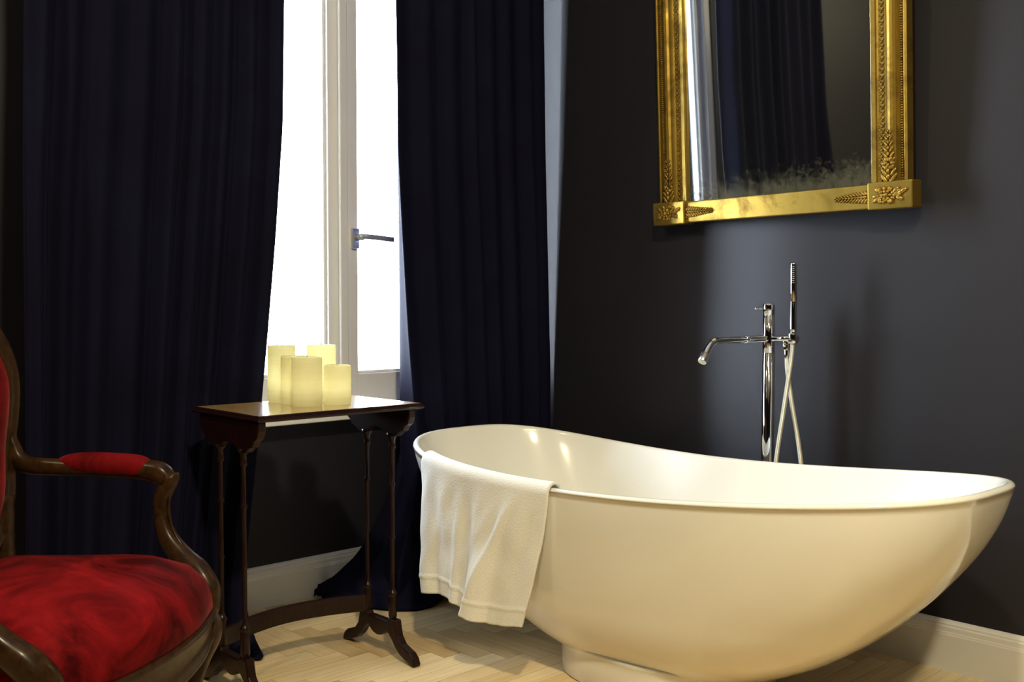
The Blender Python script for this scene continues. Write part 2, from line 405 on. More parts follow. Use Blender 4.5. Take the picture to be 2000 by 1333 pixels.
F2 = folds(23, 8)
def Rx(s, t):
    z = zc(s, t)
    xl = interp([(0, 2.02), (0.1, 2.02), (0.25, 2.06), (0.40, 2.095), (0.56, 2.105), (0.685, 2.089), (0.9, 2.072), (1.16, 2.059), (1.5, 2.040), (2.0, 2.032), (2.95, 2.03)], z)
    xr = interp([(0, 2.768), (0.75, 2.767), (1.2, 2.752), (1.56, 2.740), (2.12, 2.729), (2.95, 2.718)], z)
    if s < 0.09:                                     # leading hem turned back to the window
        x = xl + (1 - s / 0.09) * (max(0.02, 2.148 - xl) if z > 0.4 else 0.05)
    else: x = xl + (xr - xl) * (s - 0.09) / 0.91
    return x + 0.005 * noise.noise(Vector((s * 9, t * 3, 11))) * min(1, 8 * (1 - s))
def Ry(s, t):
    z = zc(s, t)
    y = 2.71 - 0.040 * F2(s, t) * (0.75 + 0.35 * t) * min(1, (1 - s) * 12) + 0.008 * noise.noise(Vector((s * 6, t * 4, 17))) * min(1, 8 * (1 - s))
    if s < 0.09: y += 0.12 * (1 - s / 0.09)
    return y
rc = curtain('curtain', 240, 70, Rx, Ry, lambda s, t: max(0.006, zc(s, t)), m_curtain)
tag(rc, 'dark velvet curtain between the window and the corner, behind the bathtub', 'curtain', 'floor-length velvet curtains at the window')
# train of the right curtain swept out along the baseboard
v = []; f = []; na, nb_ = 60, 40
A = [Vector(p) for p in ((1.875, 2.955, 0.012), (1.93, 2.965, 0.05), (1.985, 2.955, 0.07), (2.045, 2.94, 0.135), (2.10, 2.90, 0.25), (2.13, 2.83, 0.42), (2.15, 2.80, 0.62))]
B = [Vector(p) for p in ((1.88, 2.90, 0.006), (1.93, 2.74, 0.006), (2.02, 2.62, 0.006), (2.12, 2.60, 0.01), (2.20, 2.62, 0.08), (2.20, 2.665, 0.3), (2.17, 2.70, 0.6))]
As, Bs = spline(A, 10), spline(B, 10)
for i in range(len(As)):
    for j in range(nb_ + 1):
        u = j / nb_; p = As[i].lerp(Bs[i], u)
        fold = 0.035 * sin(u * 15 + i * 0.10) * sin(pi * u) + 0.02 * noise.noise(Vector((u * 5, i * .07, 2)))
        p.z = max(0.006, p.z + max(-0.01, fold) * 0.9 + 0.02 * sin(pi * u)); p.y += 0.3 * fold; v.append(p)
for i in range(len(As) - 1):
    for j in range(nb_): k = i * (nb_ + 1) + j; f.append((k, k + 1, k + nb_ + 2, k + nb_ + 1))
tr_ = ob('curtain_train', v, f, m_curtain, rc); m_ = tr_.modifiers.new('thick', 'SOLIDIFY'); m_.thickness = 0.005; m_.offset = 0

# ------------------------------------------------------------------ bathtub
TC = (2.199, 1.705); TL, TW, EGG = 1.731, 0.759, 0.089
def rimz(s): return 0.54 - 0.027 * s + 0.063 * s * s + 0.018 * s ** 3
def plan(th, ex, L=TL, W_=TW):
    c, d = cos(th), sin(th); s = math.copysign(abs(c) ** (2 / ex), c); t = math.copysign(abs(d) ** (2 / ex), d)
    return s, t
KY = [(0, .24), (.05, .335), (.113, .435), (.217, .563), (.355, .688), (.539, .818), (.645, .878), (.756, .935), (.84, .966), (.92, .988), (1, 1)]
KX = [(0, .36), (.05, .51), (.113, .62), (.217, .73), (.355, .823), (.539, .899), (.645, .934), (.756, .963), (.84, .982), (.92, .994), (1, 1)]
def tub():
    root = empty('bathtub', (TC[0], TC[1], 0)); N = 128
    rings = []
    def ring(ky, kx, zf, ex, off=0.0):
        r = []
        for i in range(N):
            th = 2 * pi * i / N; s, t = plan(th, ex)
            y = TL / 2 * s; x = TW / 2 * t * (1 + EGG * s)
            y = y * ky; x = x * kx
            if off:
                l = sqrt((y / (TL / 2)) ** 2 + (x / (TW / 2)) ** 2) or 1
                y -= off * (y / (TL / 2)) / l; x -= off * (x / (TW / 2)) / l
            r.append((-x, y, zf(s)))
        rings.append(r)
    def soft(tab, h_):
        w_ = min(0.07, h_, 1 - h_); return sum(interp(tab, h_ + w_ * k / 3) * c for k, c in ((-3, 1), (-2, 2), (-1, 3), (0, 4), (1, 3), (2, 2), (3, 1))) / 16
    hs = [0.985 * (k / 44) ** 1.15 for k in range(45)]
    for h_ in hs: ring(soft(KY, h_), soft(KX, h_), lambda s, h_=h_: h_ * rimz(s) + 0.03 * (1 - h_) ** 3, 2.3 + 0.69 * h_)
    # rounded rim lip
    for a in range(0, 181, 30):
        ring(1, 1, lambda s, a=a: rimz(s) - 0.009 + 0.011 * sin(radians(a)), 2.99, 0.0115 * (1 - cos(radians(a))))
    # inside
    for d, kk in ((0.05, 0.975), (0.12, 0.93), (0.22, 0.855), (0.32, 0.75), (0.39, 0.62), (0.425, 0.45), (0.44, 0.22)):
        ring(kk, kk * (0.985 if d > .1 else 1), lambda s, d=d: (rimz(s) - 0.009) * (1 - d / 0.47) + 0.11 * d / 0.47, 2.99 - d, 0.023)
    v = [p for r in rings for p in r]; f = []
    for j in range(len(rings) - 1):
        for i in range(N): f.append((j * N + i, j * N + (i + 1) % N, (j + 1) * N + (i + 1) % N, (j + 1) * N + i))
    f.append(tuple(range(N))[::-1]); f.append(tuple((len(rings) - 1) * N + i for i in range(N)))
    ob('bowl', v, f, m_tub, root)
    # pedestal
    P = []; pr = [(0.985, 0.0), (1.0, 0.006), (1.0, 0.06), (1.004, 0.075), (1.014, 0.088), (1.035, 0.099), (0.9, 0.104)]
    for k, z in pr:
        for i in range(N):
            s, t = plan(2 * pi * i / N, 2.5); P.append((0.245 * k * t, 0.29 * k * s, z))
    f = []
    for j in range(len(pr) - 1):
        for i in range(N): f.append((j * N + i, j * N + (i + 1) % N, (j + 1) * N + (i + 1) % N, (j + 1) * N + i))
    f.append(tuple(range(N))[::-1]); f.append(tuple((len(pr) - 1) * N + i for i in range(N)))
    ob('pedestal', P, f, m_tub, root)
    mb = MB(); mb.lathe([(0.030, 0), (0.030, 0.003), (0.024, 0.006), (0.001, 0.007)], 24, (0, 0.05, 0.135)); mb.done('drain', m_chrome, root)
    tag(root, 'white freestanding boat-shaped bathtub with a white towel over its rim', 'bathtub')
    return root
tub()
def rim_x(y):     # camera-side outer rim at world y
    s = max(-0.9999, min(0.9999, (y - TC[1]) / (TL / 2)))
    t = (1 - abs(s) ** 2.99) ** (1 / 2.99); return TC[0] - TW / 2 * t * (1 + EGG * s), s

# ------------------------------------------------------------------ towel over the rim
def towel():
    na, nb = 90, 110; v = []; f = []
    y_top0, y_top1, y_bot0, y_bot1 = 2.315, 1.775, 2.265, 1.862
    inside, over = 0.13, 0.045
    for i in range(na + 1):
        a = i / na
        yt = y_top0 + (y_top1 - y_top0) * a; yb = y_bot0 + (y_bot1 - y_bot0) * a
        x, s = rim_x(yt); zr = rimz(s); zb = 0.176 + 0.012 * sin(a * 7) - 0.01 * a
        # outward direction at the rim
        x2, _ = rim_x(yt + 0.01); nx, ny = -0.01, (x2 - x); l = sqrt(nx * nx + ny * ny); nx, ny = nx / l, ny / l
        for j in range(nb + 1):
            b = j / nb
            if b < 0.18:      # inside the tub
                u = (0.18 - b) / 0.18; px, py, pz = x - nx * (0.036 + 0.035 * u), yt - ny * (0.036 + 0.035 * u), zr - 0.012 - inside * u
            elif b < 0.27:    # over the lip
                u = (b - 0.18) / 0.09; an = pi * u; r_ = 0.0215
                px, py, pz = x - nx * (0.0125 + 0.0235 * cos(an)), yt - ny * (0.0125 + 0.0235 * cos(an)), zr - 0.012 + (0.0255) * sin(an)
            else:             # hanging free
                u = (b - 0.27) / 0.73
                yy = yt + (yb - yt) * u ** 1.3
                sw = u * (0.016 * sin(a * 11 + 0.6 * u * 3) + 0.010 * sin(a * 23 + 1.3)) + 0.010 * u * noise.noise(Vector((a * 4, u * 3, 5)))
                wr = 0.0045 * noise.noise(Vector((a * 13 + u * 2.5, u * 4, 9))) * min(1, u * 5)
                hemr = 0.003 * math.exp(-((u - 0.87) / 0.012) ** 2)
                ridge = 0.010 * math.exp(-((a - 0.40 + 0.06 * u) / 0.035) ** 2) * smooth01(u * 1.6) + 0.013 * math.exp(-((a - 0.80 + 0.30 * u) / 0.03) ** 2) * smooth01(u * 2.5)
                o_ = 0.011 + max(-0.004, sw) + wr + ridge + 0.012 * u + hemr
                px, py, pz = x + nx * o_, yy + ny * o_, zr - 0.012 - (zr - 0.012 - zb) * u
            v.append((px, py, pz))
    for i in range(na):
        for j in range(nb): k = i * (nb + 1) + j; f.append((k, k + 1, k + nb + 2, k + nb + 1))
    o = ob('bath_towel', v, f, m_towel)
    m = o.modifiers.new('thick', 'SOLIDIFY'); m.thickness = 0.007; m.offset = 0
    tag(o, 'white terry towel draped over the left end of the bathtub rim', 'towel')
towel()

# ------------------------------------------------------------------ bath filler
def filler():
    fx, fy = 2.65, 1.684; root = empty('floor_standing_bath_tap', (fx, fy, 0))
    tag(root, 'chrome floor-standing bath tap with hand shower behind the bathtub', 'tap')
    MB().lathe([(0.045, 0), (0.045, 0.006), (0.040, 0.011), (0.02, 0.012)], 32).done('floor_flange', m_chrome, root)
    MB().lathe([(0.0185, 0.01), (0.0185, 0.852), (0.0165, 0.854), (0.0165, 0.857), (0.0175, 0.859), (0.0175, 0.966), (0.016, 0.967), (0.016, 0.970), (0.0175, 0.971), (0.0175, 1.000), (0.0165, 1.002), (0.001, 1.003)], 32).done('column', m_chrome, root)
    RX = lambda p0, p1, r, n=20: (lambda d: MB().lathe([(r, 0), (r, d.length)], n, p0, d.to_track_quat('Z', 'Y').to_matrix()))(Vector(p1) - Vector(p0))
    k = RX((-0.006, 0.0165, 0.987), (-0.012, 0.034, 0.988), 0.0026, 12); k.ball((-0.0125, 0.035, 0.988), (0.0052, 0.0052, 0.0052)); k.done('temperature_lever', m_chrome, root)
    sp = MB(); sp.sweep(spline([(-0.015, 0, 0.898), (-0.10, 0, 0.8985), (-0.20, 0, 0.899), (-0.262, 0, 0.8985), (-0.283, 0, 0.893), (-0.300, 0, 0.880), (-0.322, 0, 0.853)], 6), ell(0.0098, 0.0098, 18), up=(0, 1, 0))
    sp.lathe([(0.0105, 0), (0.0115, 0.004), (0.0115, 0.016), (0.0105, 0.019)], 20, (-0.105, 0, 0.8985), Matrix.Rotation(radians(-90), 3, 'Y'))
    spout = sp.done('spout', m_chrome, root)
    d = Vector((-0.022, 0, -0.027)).normalized()
    MB().lathe([(0.0125, -0.012), (0.0125, 0.014), (0.0115, 0.016), (0.0105, 0.0155)], 22, (-0.322, 0, 0.853), d.to_track_quat('Z', 'Y').to_matrix()).done('aerator', m_nozzle, spout)
    RX((0, -0.015, 0.898), (0, -0.086, 0.900), 0.0095).done('side_arm', m_chrome, root)
    hd = MB(); hd.lathe([(0.0135, 0.886), (0.0145, 0.888), (0.0145, 0.914), (0.0135, 0.916)], 24, (0, -0.082, 0)); hd.lathe([(0.0085, 0.0), (0.0085, 0.022)], 16, (0.002, -0.082, 0.9), Matrix.Rotation(radians(90), 3, 'Y')); hd.done('shower_holder', m_chrome, root)
    wd = MB(); wd.lathe([(0.0085, 0.905), (0.0098, 0.93), (0.0098, 1.005), (0.0090, 1.007), (0.0098, 1.009), (0.0098, 1.118), (0.0090, 1.121), (0.001, 1.1215)], 24, (0, -0.082, 0)); wand = wd.done('hand_shower', m_chrome, root)
    nz = MB()
    for a in range(9):
        for b in range(3): nz.ball((-0.0090 + 0.0006 * abs(b - 1), -0.082 - 0.001 + (b - 1) * 0.0048, 1.064 + a * 0.0058), (0.0019, 0.0016, 0.0016), None, 8, 5)
    nz.done('spray_nozzles', m_nozzle, wand)
    el = MB(); el.box(-0.008, 0.010, -0.070, -0.053, 0.866, 0.892); el.lathe([(0.0085, 0), (0.0085, 0.026)], 16, (0.001, -0.0615, 0.842)); bevel(el.done('hose_outlet', m_chrome, root), 0.002)
    hs = spline([(0, -0.082, 0.905), (-0.004, -0.079, 0.84), (-0.012, -0.062, 0.70), (-0.012, -0.037, 0.537), (-0.010, -0.018, 0.36), (-0.006, -0.022, 0.20), (0, -0.062, 0.10), (0.008, -0.105, 0.17), (0.012, -0.118, 0.34), (0.012, -0.105, 0.537), (0.010, -0.076, 0.70), (0.004, -0.063, 0.80), (0.001, -0.0615, 0.845)], 12)
    MB().sweep(hs, ell(0.0068, 0.0068, 12), up=(1, 0, 0)).done('shower_hose', m_hose, root)
filler()

# ------------------------------------------------------------------ gilt mirror
def mirror():
    root = empty('gilt_mirror', (XM - 0.025, 1.715, 1.267), (radians(2.6), 0, radians(-91.3)))
    tag(root, 'gilt-framed antique mirror with worn glass hanging on the navy wall above the bathtub', 'mirror')
    H = 1.16; zi0, zi1 = 0.070, 1.09      # rails
    iw, ow, bw = 0.3225, 0.433, 0.452
    # local: x to the right, y into the wall (front faces at negative y), z up
    D = -0.055
    back = MB(); back.box(-ow, ow, -0.012, 0.0, 0.01, H - 0.01); back.done('backboard', m_mahog, root, False)
    g = MB(); g.box(-iw - 0.004, iw + 0.004, -0.028, -0.024, zi0 - 0.004, zi1 + 0.004)
    go = g.done('mirror_glass', m_mirror, root, False); 
    # shift origin of the glass to its lower edge so the foxing follows it
    for vv in go.data.vertices: vv.co.z -= zi0
    go.location.z = zi0
    for sg in (-1, 1):
        # moulded profile from the glass outward (distance from glass edge, height)
        pf = [(0, 0.012), (0.0, 0.036), (0.003, 0.040), (0.016, 0.040), (0.019, 0.036), (0.024, 0.034), (0.040, 0.034), (0.045, 0.037), (0.048, 0.041), (0.052, 0.048), (0.058, 0.053), (0.066, 0.055), (0.073, 0.053), (0.079, 0.047), (0.083, 0.040), (0.086, 0.036), (0.098, 0.036), (0.100, 0.044), (0.104, 0.046), (0.110, 0.044), (0.1105, 0.012)]
        mb = MB(); mb.prism([(sg * (iw + a), -b) for a, b in pf], lambda a, b, t: Vector((a, b, t)), zi0 - 0.002, zi1 + 0.002)
        o = mb.done('side_moulding', m_gold, root, False)
        bd = MB()
        n = 150
        for k in range(n): bd.ball((sg * (iw + 0.092), -0.0375, zi0 + 0.004 + (zi1 - zi0 - 0.008) * k / (n - 1)), (0.0042, 0.0042, 0.0030), None, 7, 5)
        bd.done('outer_beading', m_gold_old, o)
        ld = MB(); n = 62
        for k in range(n):
            z = zi0 + 0.010 + (zi1 - zi0 - 0.02) * k / (n - 1)
            ld.ball((sg * (iw + 0.032), -0.0355, z), (0.0040, 0.0045, 0.0040), None, 8, 5)
            for q in (-1, 1):
                ld.ball((sg * (iw + 0.032) + q * 0.0058, -0.0345, z + 0.0065), (0.0050, 0.0032, 0.0022), Matrix.Rotation(radians(q * -50), 3, 'Y'), 7, 5)
        ld.done('leaf_strip', m_gold_old, o)
        # foliage spray climbing the moulding from the corner
        for z0, dr in ((zi0, 1), (zi1, -1)):
            fo = MB(); x = sg * (iw + 0.062)
            for k in range(9):
                z = z0 + dr * (0.012 + 0.0155 * k); sc = 1.15 - 0.085 * k
                for q in (-1, 1):
                    fo.ball((x + q * 0.012 * sc, -0.056, z), (0.0052 * sc, 0.0045, 0.014 * sc), Matrix.Rotation(radians(q * dr * 38), 3, 'Y'), 8, 6)
                fo.ball((x, -0.0585, z + dr * 0.004), (0.0055 * sc, 0.006 * sc, 0.0075 * sc), None, 8, 6)
            for k in range(6):
                a = 2 * pi * k / 6; fo.ball((x + 0.013 * cos(a), -0.0575, z0 + dr * 0.052 + 0.013 * sin(a)), (0.0085, 0.006, 0.0058), Matrix.Rotation(-a, 3, 'Y'), 8, 6)
            fo.done('foliage_spray', m_gold_old, root)
    def flower(mb, x, y, z, r):
        mb.ball((x, y - 0.003, z), (r * 0.28, 0.008, r * 0.28), None, 10, 6)
        for ring_, n_, rr, ln in ((0, 6, 0.42, 0.26), (1, 8, 0.74, 0.30)):
            for k in range(n_):
                a = 2 * pi * k / n_ + ring_ * 0.35
                mb.ball((x + rr * r * cos(a), y + 0.002 * ring_, z + rr * r * sin(a)), (r * ln, 0.0065, r * 0.19), Matrix.Rotation(-a, 3, 'Y'), 9, 6)
    for name, z0 in (('bottom_rail', 0.0), ('top_rail', zi1)):
        mb = MB(); mb.box(-iw - 0.03, iw + 0.03, -0.046, -0.006, z0 + 0.002, z0 + 0.070)
        rail = bevel(mb.done(name, m_gold, root, False), 0.004)
        for sg in (-1, 1):
            sp = MB()
            for k in range(11):
                x = sg * (iw - 0.008 - 0.0095 * k); sc = 1.1 - 0.06 * k
                for q in (-1, 1):
                    sp.ball((x, -0.048, z0 + 0.036 + q * 0.0085 * sc), (0.0095 * sc, 0.005, 0.0040 * sc), Matrix.Rotation(radians(sg * q * 42), 3, 'Y'), 8, 6)
                    sp.ball((x + sg * 0.004, -0.0475, z0 + 0.036 + q * 0.015 * sc), (0.0045 * sc, 0.004, 0.0035 * sc), None, 7, 5)
                sp.ball((x - sg * 0.004, -0.0495, z0 + 0.036), (0.0062 * sc, 0.005, 0.0040 * sc), None, 8, 5)
            sp.done('laurel_spray', m_gold_old, rail)
        for sg in (-1, 1):
            mb = MB(); a, b = sorted((sg * (iw - 0.002), sg * bw)); mb.box(a, b, -0.058, -0.004, z0 - 0.002, z0 + 0.074)
            blk = bevel(mb.done('corner_block', m_gold, root, False), 0.004)
            fl_ = MB(); xc = sg * (iw + bw) / 2
            flower(fl_, xc - 0.008, -0.060, z0 + 0.036, 0.026)
            rr = random.Random(5 + (sg > 0))
            for q in range(22):
                an = rr.uniform(0, 6.28); ra = rr.uniform(0.012, 0.040); fl_.ball((xc - 0.006 + ra * 1.15 * cos(an), -0.0595, z0 + 0.036 + ra * 0.55 * sin(an)), (rr.uniform(0.004, 0.008), 0.005, rr.uniform(0.003, 0.006)), Matrix.Rotation(-an, 3, 'Y'), 8, 6)
            for q, (dx, dz, an) in enumerate(((0.030, 0.002, 0), (0.041, 0.006, 20), (0.036, -0.010, -25), (0.026, 0.013, 40), (-0.036, -0.002, 180), (-0.030, 0.014, 140), (-0.034, -0.012, 205), (0.049, 0.010, 25))):
                fl_.ball((xc + dx * 0.95 - 0.006, -0.059, z0 + 0.036 + dz), (0.0125, 0.0052, 0.0062), Matrix.Rotation(radians(-an), 3, 'Y'), 9, 6)
            fl_.done('rosette', m_gold_old, blk)
mirror()

# ------------------------------------------------------------------ side table
TX0, TX1, TY0, TY1, TZ = 1.245, 1.758, 2.205, 2.555, 0.729
def side_table():
    root = empty('side_table', ((TX0 + TX1) / 2, (TY0 + TY1) / 2, 0)); ox, oy = root.location.x, root.location.y
    tag(root, 'small dark mahogany side table carrying candles, on thin turned legs', 'table')
    hx, hy = (TX1 - TX0) / 2, (TY1 - TY0) / 2
    mb = MB()
    ringsz = [(-0.010, TZ - 0.017), (-0.003, TZ - 0.0155), (0.0, TZ - 0.0115), (-0.002, TZ - 0.008), (-0.004, TZ - 0.0065), (-0.005, TZ - 0.003), (-0.008, TZ - 0.0005)]
    v = []; f = []
    for e, z in ringsz: v += [(-hx - e, -hy - e, z), (hx + e, -hy - e, z), (hx + e, hy + e, z), (-hx - e, hy + e, z)]
    for j in range(len(ringsz) - 1):
        for i in range(4): f.append((j * 4 + i, j * 4 + (i + 1) % 4, (j + 1) * 4 + (i + 1) % 4, (j + 1) * 4 + i))
    f += [(3, 2, 1, 0), tuple(len(v) - 4 + i for i in range(4))]
    top = ob('tabletop', v, f, m_mahog, root, False)
    MB().box(-hx + 0.012, hx - 0.012, -hy + 0.012, hy - 0.012, TZ - 0.004, TZ).done('veneer_panel', m_top, top, False)
    lxs = {-1: -(hx - 0.018), 1: hx - 0.034}; ly = 0.060; yo = -0.010
    turned = [(0.0100, 0.095), (0.0100, 0.115), (0.0119, 0.118), (0.0119, 0.172), (0.0104, 0.176), (0.0138, 0.180), (0.0138, 0.186), (0.0100, 0.190), (0.0061, 0.20), (0.0064, 0.337), (0.0086, 0.341), (0.0086, 0.347), (0.0064, 0.351), (0.0064, 0.486), (0.0086, 0.490), (0.0086, 0.496), (0.0061, 0.50), (0.0059, 0.592), (0.0094, 0.597), (0.0094, 0.603), (0.0078, 0.607), (0.0090, 0.624), (0.0142, 0.630), (0.0152, 0.640)]
    for sx in (-1, 1):
        for sy in (-1, 1):
            MB().lathe(turned, 18, (lxs[sx], yo + sy * ly, 0)).done('leg', m_mahog, root)
        # shaped end bracket under the top
        half = [(0.158, TZ - 0.016), (0.158, 0.690), (0.150, 0.672), (0.136, 0.664), (0.126, 0.650), (0.108, 0.644), (0.094, 0.634), (0.080, 0.630), (0.056, 0.630), (0.044, 0.640), (0.024, 0.650), (0.0, 0.652)]
        poly = half + [(-a, b) for a, b in half[::-1][1:]]
        mb = MB(); mb.prism(poly, lambda a, b, t: Vector((lxs[sx] + t, yo + a * 0.97, b)), -0.011, 0.011)
        bevel(mb.done('end_bracket', m_mahog, root, False), 0.003)
        # splayed foot: pair of scrolled toes joined by a shaped rail
        half = [(0.0, 0.104), (0.05, 0.104), (0.052, 0.112), (0.090, 0.112), (0.093, 0.095), (0.100, 0.070), (0.118, 0.050), (0.140, 0.042), (0.160, 0.036), (0.175, 0.024), (0.183, 0.008), (0.181, 0.0), (0.168, 0.0), (0.155, 0.006), (0.135, 0.012), (0.112, 0.020), (0.090, 0.036), (0.072, 0.056), (0.055, 0.070), (0.044, 0.074), (0.034, 0.064), (0.018, 0.056), (0.0, 0.053)]
        poly = half + [(-a, b) for a, b in half[::-1][1:-1]]
        mb = MB(); mb.prism(poly, lambda a, b, t: Vector((lxs[sx] + t, yo + a * 0.94, b)), -0.0125, 0.0125)
        bevel(mb.done('foot', m_mahog, root, False), 0.004)
    # bowed stretcher between the rear legs
    n = 24; pts = [(lxs[-1] + (lxs[1] - lxs[-1]) * k / n, yo + ly + 0.062 * sin(pi * k / n), 0.132) for k in range(n + 1)]
    mb = MB(); mb.sweep(pts, [(-0.008, -0.023), (0.008, -0.023), (0.009, 0.021), (0.006, 0.024), (-0.006, 0.024), (-0.009, 0.021)]); mb.done('stretcher', m_mahog, root, False)
side_table()

# ------------------------------------------------------------------ candles
cands = [((1.480, 2.360), 0.0405, 0.131, 'cream pillar candle at the front of the cluster, overlapping the one to its left', 1),
         ((1.490, 2.4375), 0.0373, 0.130, 'cream pillar candle half hidden behind the front candle', 2),
         ((1.495, 2.5145), 0.0385, 0.157, 'tall cream pillar candle at the left end of the cluster, beside the curtain', 3),
         ((1.596, 2.470), 0.0410, 0.157, 'tall cream pillar candle at the back, in front of the window post', 4),
         ((1.567, 2.346), 0.0370, 0.106, 'shortest cream pillar candle, at the right end of the cluster', 5)]
def candle(xy, r, h, label, seed):
    root = empty('candle', (xy[0], xy[1], TZ)); tag(root, label, 'candle', 'cluster of pillar candles on the side table')
    n = 48; prof = [(r * 0.94, 0.0), (r, 0.004), (r, h * 0.5), (r * 0.995, h - 0.004), (r * 0.965, h), (r * 0.90, h + 0.0005), (r * 0.84, h - 0.004), (r * 0.5, h - 0.008), (r * 0.05, h - 0.009)]
    full = [prof[0], prof[1]] + [(r, 0.004 + (h - 0.008) * k / 26) for k in range(1, 27)] + prof[4:]
    v = []; f = []
    for j, (q, z) in enumerate(full):
        for i in range(n):
            a = 2 * pi * i / n
            d = 0.0006 * noise.noise(Vector((cos(a) * 3, sin(a) * 3, z * 220 + seed * 9))) + (0.0015 * noise.noise(Vector((cos(a) * 2, sin(a) * 2, seed))) if z > h - 0.006 and q > r * .8 else 0)
            v.append(((q + d) * cos(a), (q + d) * sin(a), z + (1.2 * d if z > h - 0.002 else 0)))
    for j in range(len(full) - 1):
        for i in range(n): f.append((j * n + i, j * n + (i + 1) % n, (j + 1) * n + (i + 1) % n, (j + 1) * n + i))
    f += [tuple(range(n))[::-1], tuple((len(full) - 1) * n + i for i in range(n))]
    ob('candle_body', v, f, m_wax, root)
    # small warm point light added inside the wax shell to brighten it
    l = bpy.data.lights.new('candle_fill', 'POINT'); l.energy = 0.03; l.color = (1.0, 0.93, 0.66); l.shadow_soft_size = 0.012
    lo = bpy.data.objects.new('candle_fill', l); COL.objects.link(lo); lo.parent = root; lo.location = (0, 0, h * 0.42)
    MB().sweep([(0, 0, h - 0.010), (0.0005, 0, h), (0.0015, 0.0005, h + (0.010 if seed == 4 else 0.004))], ell(0.0016, 0.0016, 8), up=(1, 0, 0)).done('wick', m_wick, root)
for c in cands: candle(*c)

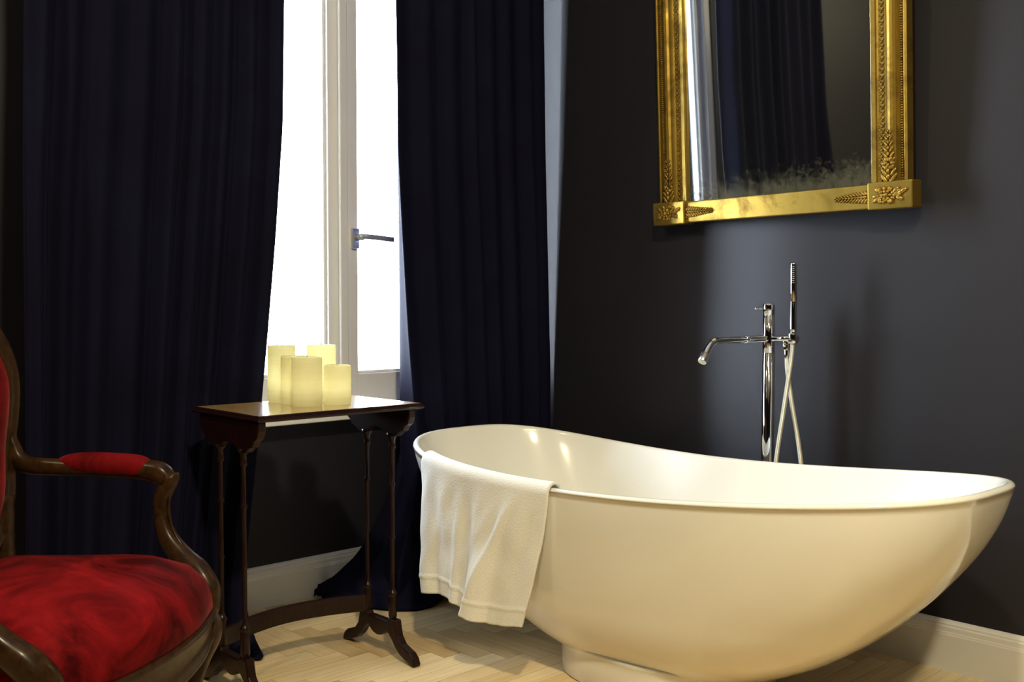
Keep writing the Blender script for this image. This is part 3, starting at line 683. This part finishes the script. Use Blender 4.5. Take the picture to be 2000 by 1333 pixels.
# ------------------------------------------------------------------ armchair
def armchair():
    AZ = radians(-54); U = Vector((cos(AZ), sin(AZ), 0)); V = Vector((-sin(AZ), cos(AZ), 0))
    O = Vector((0.99, 1.97, 0)) - 0.26 * U - 0.27 * V
    root = empty('armchair', O, (0, 0, AZ))        # local x = towards the front, y = far side from the camera, z up
    tag(root, 'carved dark wood armchair upholstered in red velvet, cut by the left edge', 'armchair')
    # seat plan outline (x, y)
    half = [(-0.18, 0.0), (-0.18, 0.12), (-0.17, 0.185), (-0.14, 0.215), (-0.03, 0.243), (0.09, 0.265), (0.19, 0.282), (0.250, 0.278), (0.282, 0.252), (0.302, 0.20), (0.322, 0.12), (0.332, 0.0)]
    loop = spline([(x, y, 0) for x, y in half] + [(x, -y, 0) for x, y in half[::-1][1:-1]], 6, True)
    # seat rail
    zs = [(0.985, 0.308), (1.01, 0.316), (1.01, 0.322), (0.995, 0.328), (0.998, 0.352), (1.015, 0.358), (1.015, 0.366), (0.985, 0.373), (0.95, 0.370), (0.93, 0.32)]
    def dip(p): return 0.0
    n = len(loop); v = []; f = []
    for k, z in zs:
        for p in loop:
            drop = -0.02 * max(0, 1 - (p.y / 0.2) ** 2) if (z < 0.33 and p.x > 0.2) else 0
            v.append((p.x * k + 0.05 * (1 - k), p.y * k, z + drop))
    for j in range(len(zs)):
        for i in range(n): j2 = (j + 1) % len(zs); f.append((j * n + i, j * n + (i + 1) % n, j2 * n + (i + 1) % n, j2 * n + i))
    ob('seat_rail', v, f, m_walnut, root)
    # seat cushion
    v = []; f = []; zz = [(0.98, 0.362), (1.0, 0.380), (0.995, 0.402), (0.96, 0.436), (0.87, 0.467), (0.68, 0.492), (0.42, 0.504), (0.14, 0.508)]
    for k, z in zz:
        for p in loop: v.append((p.x * k + 0.05 * (1 - k), p.y * k, z + 0.003 * noise.noise(Vector((p.x * k * 9, p.y * k * 9, 1)))))
    for j in range(len(zz) - 1):
        for i in range(n): f.append((j * n + i, j * n + (i + 1) % n, (j + 1) * n + (i + 1) % n, (j + 1) * n + i))
    f += [tuple(range(n))[::-1], tuple((len(zz) - 1) * n + i for i in range(n))]
    ob('seat_cushion', v, f, m_red, root)
    # back: cartouche frame in a slightly raked plane
    def bk(y, z, d=0.0): return Vector((-0.150 - 0.10 * (z - 0.45) + d, y, z))
    out = [(0.0, 1.035), (0.10, 1.02), (0.185, 0.975), (0.235, 0.925), (0.262, 0.868), (0.264, 0.82), (0.252, 0.765), (0.234, 0.71), (0.224, 0.66), (0.214, 0.60), (0.190, 0.545), (0.140, 0.500), (0.07, 0.482), (0.0, 0.478)]
    cl = spline([bk(y, z) for y, z in out] + [bk(-y, z) for y, z in out[::-1][1:-1]], 6, True)
    sec = [(-0.022, -0.014), (-0.022, 0.006), (-0.019, 0.012), (-0.012, 0.015), (-0.006, 0.012), (0.0, 0.013), (0.010, 0.016), (0.018, 0.012), (0.023, 0.004), (0.023, -0.010), (0.016, -0.015)]
    mb = MB(); mb.sweep(cl, [(-a, b) for a, b in sec], up=(1, 0, 0.1), closed=True); mb.done('back_frame', m_walnut, root)
    # padded back
    cc = bk(0, 0.76); v = []; f = []; n = len(cl); zz = [(0.93, -0.006), (0.93, 0.008), (0.88, 0.022), (0.72, 0.034), (0.45, 0.040), (0.15, 0.042)]
    for k, d in zz:
        for p in cl: q = cc + (p - cc) * k; v.append(q + Vector((d, 0, 0)))
    for j in range(len(zz) - 1):
        for i in range(n): f.append((j * n + i, j * n + (i + 1) % n, (j + 1) * n + (i + 1) % n, (j + 1) * n + i))
    f += [tuple(range(n))[::-1], tuple((len(zz) - 1) * n + i for i in range(n))]
    ob('back_cushion', v, f, m_red, root)
    for sg in (-1, 1):
        # rear stile: from the seat rail up into the back frame, then down into a raked rear leg
        mb = MB(); pts = spline([(-0.245, sg * 0.175, 0.0), (-0.210, sg * 0.180, 0.14), (-0.172, sg * 0.186, 0.30), (-0.155, sg * 0.190, 0.42), (-0.158, sg * 0.196, 0.52), (-0.164, sg * 0.205, 0.60)], 6)
        mb.sweep(pts, ell(0.021, 0.020, 14, 3), up=(1, 0, 0), scale=[0.72 + 0.28 * min(1, i / 14) for i in range(len(pts))]); mb.done('rear_leg', m_walnut, root)
        # front cabriole leg
        mb = MB(); pts = spline([(0.262, sg * 0.262, 0.0), (0.246, sg * 0.255, 0.03), (0.228, sg * 0.248, 0.10), (0.232, sg * 0.248, 0.19), (0.252, sg * 0.252, 0.27), (0.268, sg * 0.256, 0.32), (0.262, sg * 0.252, 0.365)], 6)
        mb.sweep(pts, ell(0.030, 0.030, 16, 2.6), up=(1, 0, 0), scale=[interp([(0, 0.7), (5, 0.55), (12, 0.46), (20, 0.62), (26, 0.85), (32, 0.98), (36, 0.8)], i) for i in range(len(pts))]); mb.done('front_leg', m_walnut, root)
        # arm with elbow and swept support
        arm = MB()
        P = [(-0.178, sg * 0.246, 0.745), (-0.168, sg * 0.244, 0.695), (-0.142, sg * 0.246, 0.662), (-0.070, sg * 0.262, 0.654), (0.0, sg * 0.280, 0.652), (0.085, sg * 0.296, 0.649), (0.135, sg * 0.302, 0.642), (0.158, sg * 0.303, 0.626)]
        pts = spline(P, 7)
        arm.sweep(pts, ell(0.021, 0.021, 16, 2.5), up=(0, 0, 1), scale=[(interp([(0, 0.3), (5, 0.6), (12, 0.8), (18, 0.8), (28, 1.15), (42, 1.1), (49, 1.0)], i), interp([(0, 0.35), (6, 0.8), (14, 0.9), (24, 0.85), (35, 1.0), (42, 1.15), (49, 0.9)], i)) for i in range(len(pts))])
        P = [(0.163, sg * 0.303, 0.643), (0.160, sg * 0.303, 0.624), (0.146, sg * 0.300, 0.590), (0.146, sg * 0.296, 0.550), (0.162, sg * 0.290, 0.508), (0.198, sg * 0.283, 0.468), (0.238, sg * 0.276, 0.436), (0.262, sg * 0.268, 0.405), (0.268, sg * 0.262, 0.370), (0.266, sg * 0.258, 0.325)]
        pts = spline(P, 7)
        arm.sweep(pts, ell(0.020, 0.018, 16, 2.4), up=(1, 0, 0), scale=[(interp([(0, 0.6), (3, 1.0), (10, 1.0), (22, 0.9), (34, 1.1), (44, 1.35), (54, 1.25), (63, 0.6)], i), interp([(0, 1.0), (8, 1.0), (20, 0.85), (30, 1.1), (40, 1.5), (50, 1.5), (56, 1.2), (63, 0.6)], i)) for i in range(len(pts))])
        # carved shoulder scroll where the support meets the rail
        arm.ball((0.250, sg * 0.272, 0.405), (0.034, 0.024, 0.050), Matrix.Rotation(radians(-30), 3, 'Y'), 16, 10)
        ao = arm.done('arm', m_walnut, root)
        # moulding line along the outer edge of the support
        mo = MB(); mo.sweep([Vector(p) + Vector((0.0185, sg * -0.004, 0.008)) for p in pts[4:50]], ell(0.0035, 0.0035, 8), up=(1, 0, 0)); mo.done('arm_moulding', m_walnut, ao)
        pd = MB(); pts = spline([(-0.080, sg * 0.263, 0.661), (0.0, sg * 0.280, 0.660), (0.075, sg * 0.294, 0.656), (0.125, sg * 0.299, 0.650)], 8); m_ = len(pts) - 1
        pd.sweep(pts, ell(0.0265, 0.0255, 16, 2.3), up=(0, 0, 1), scale=[max(0.12, sqrt(max(0, 1 - (2 * i / m_ - 1) ** 4))) for i in range(m_ + 1)]); pd.done('arm_pad', m_red, ao)
armchair()
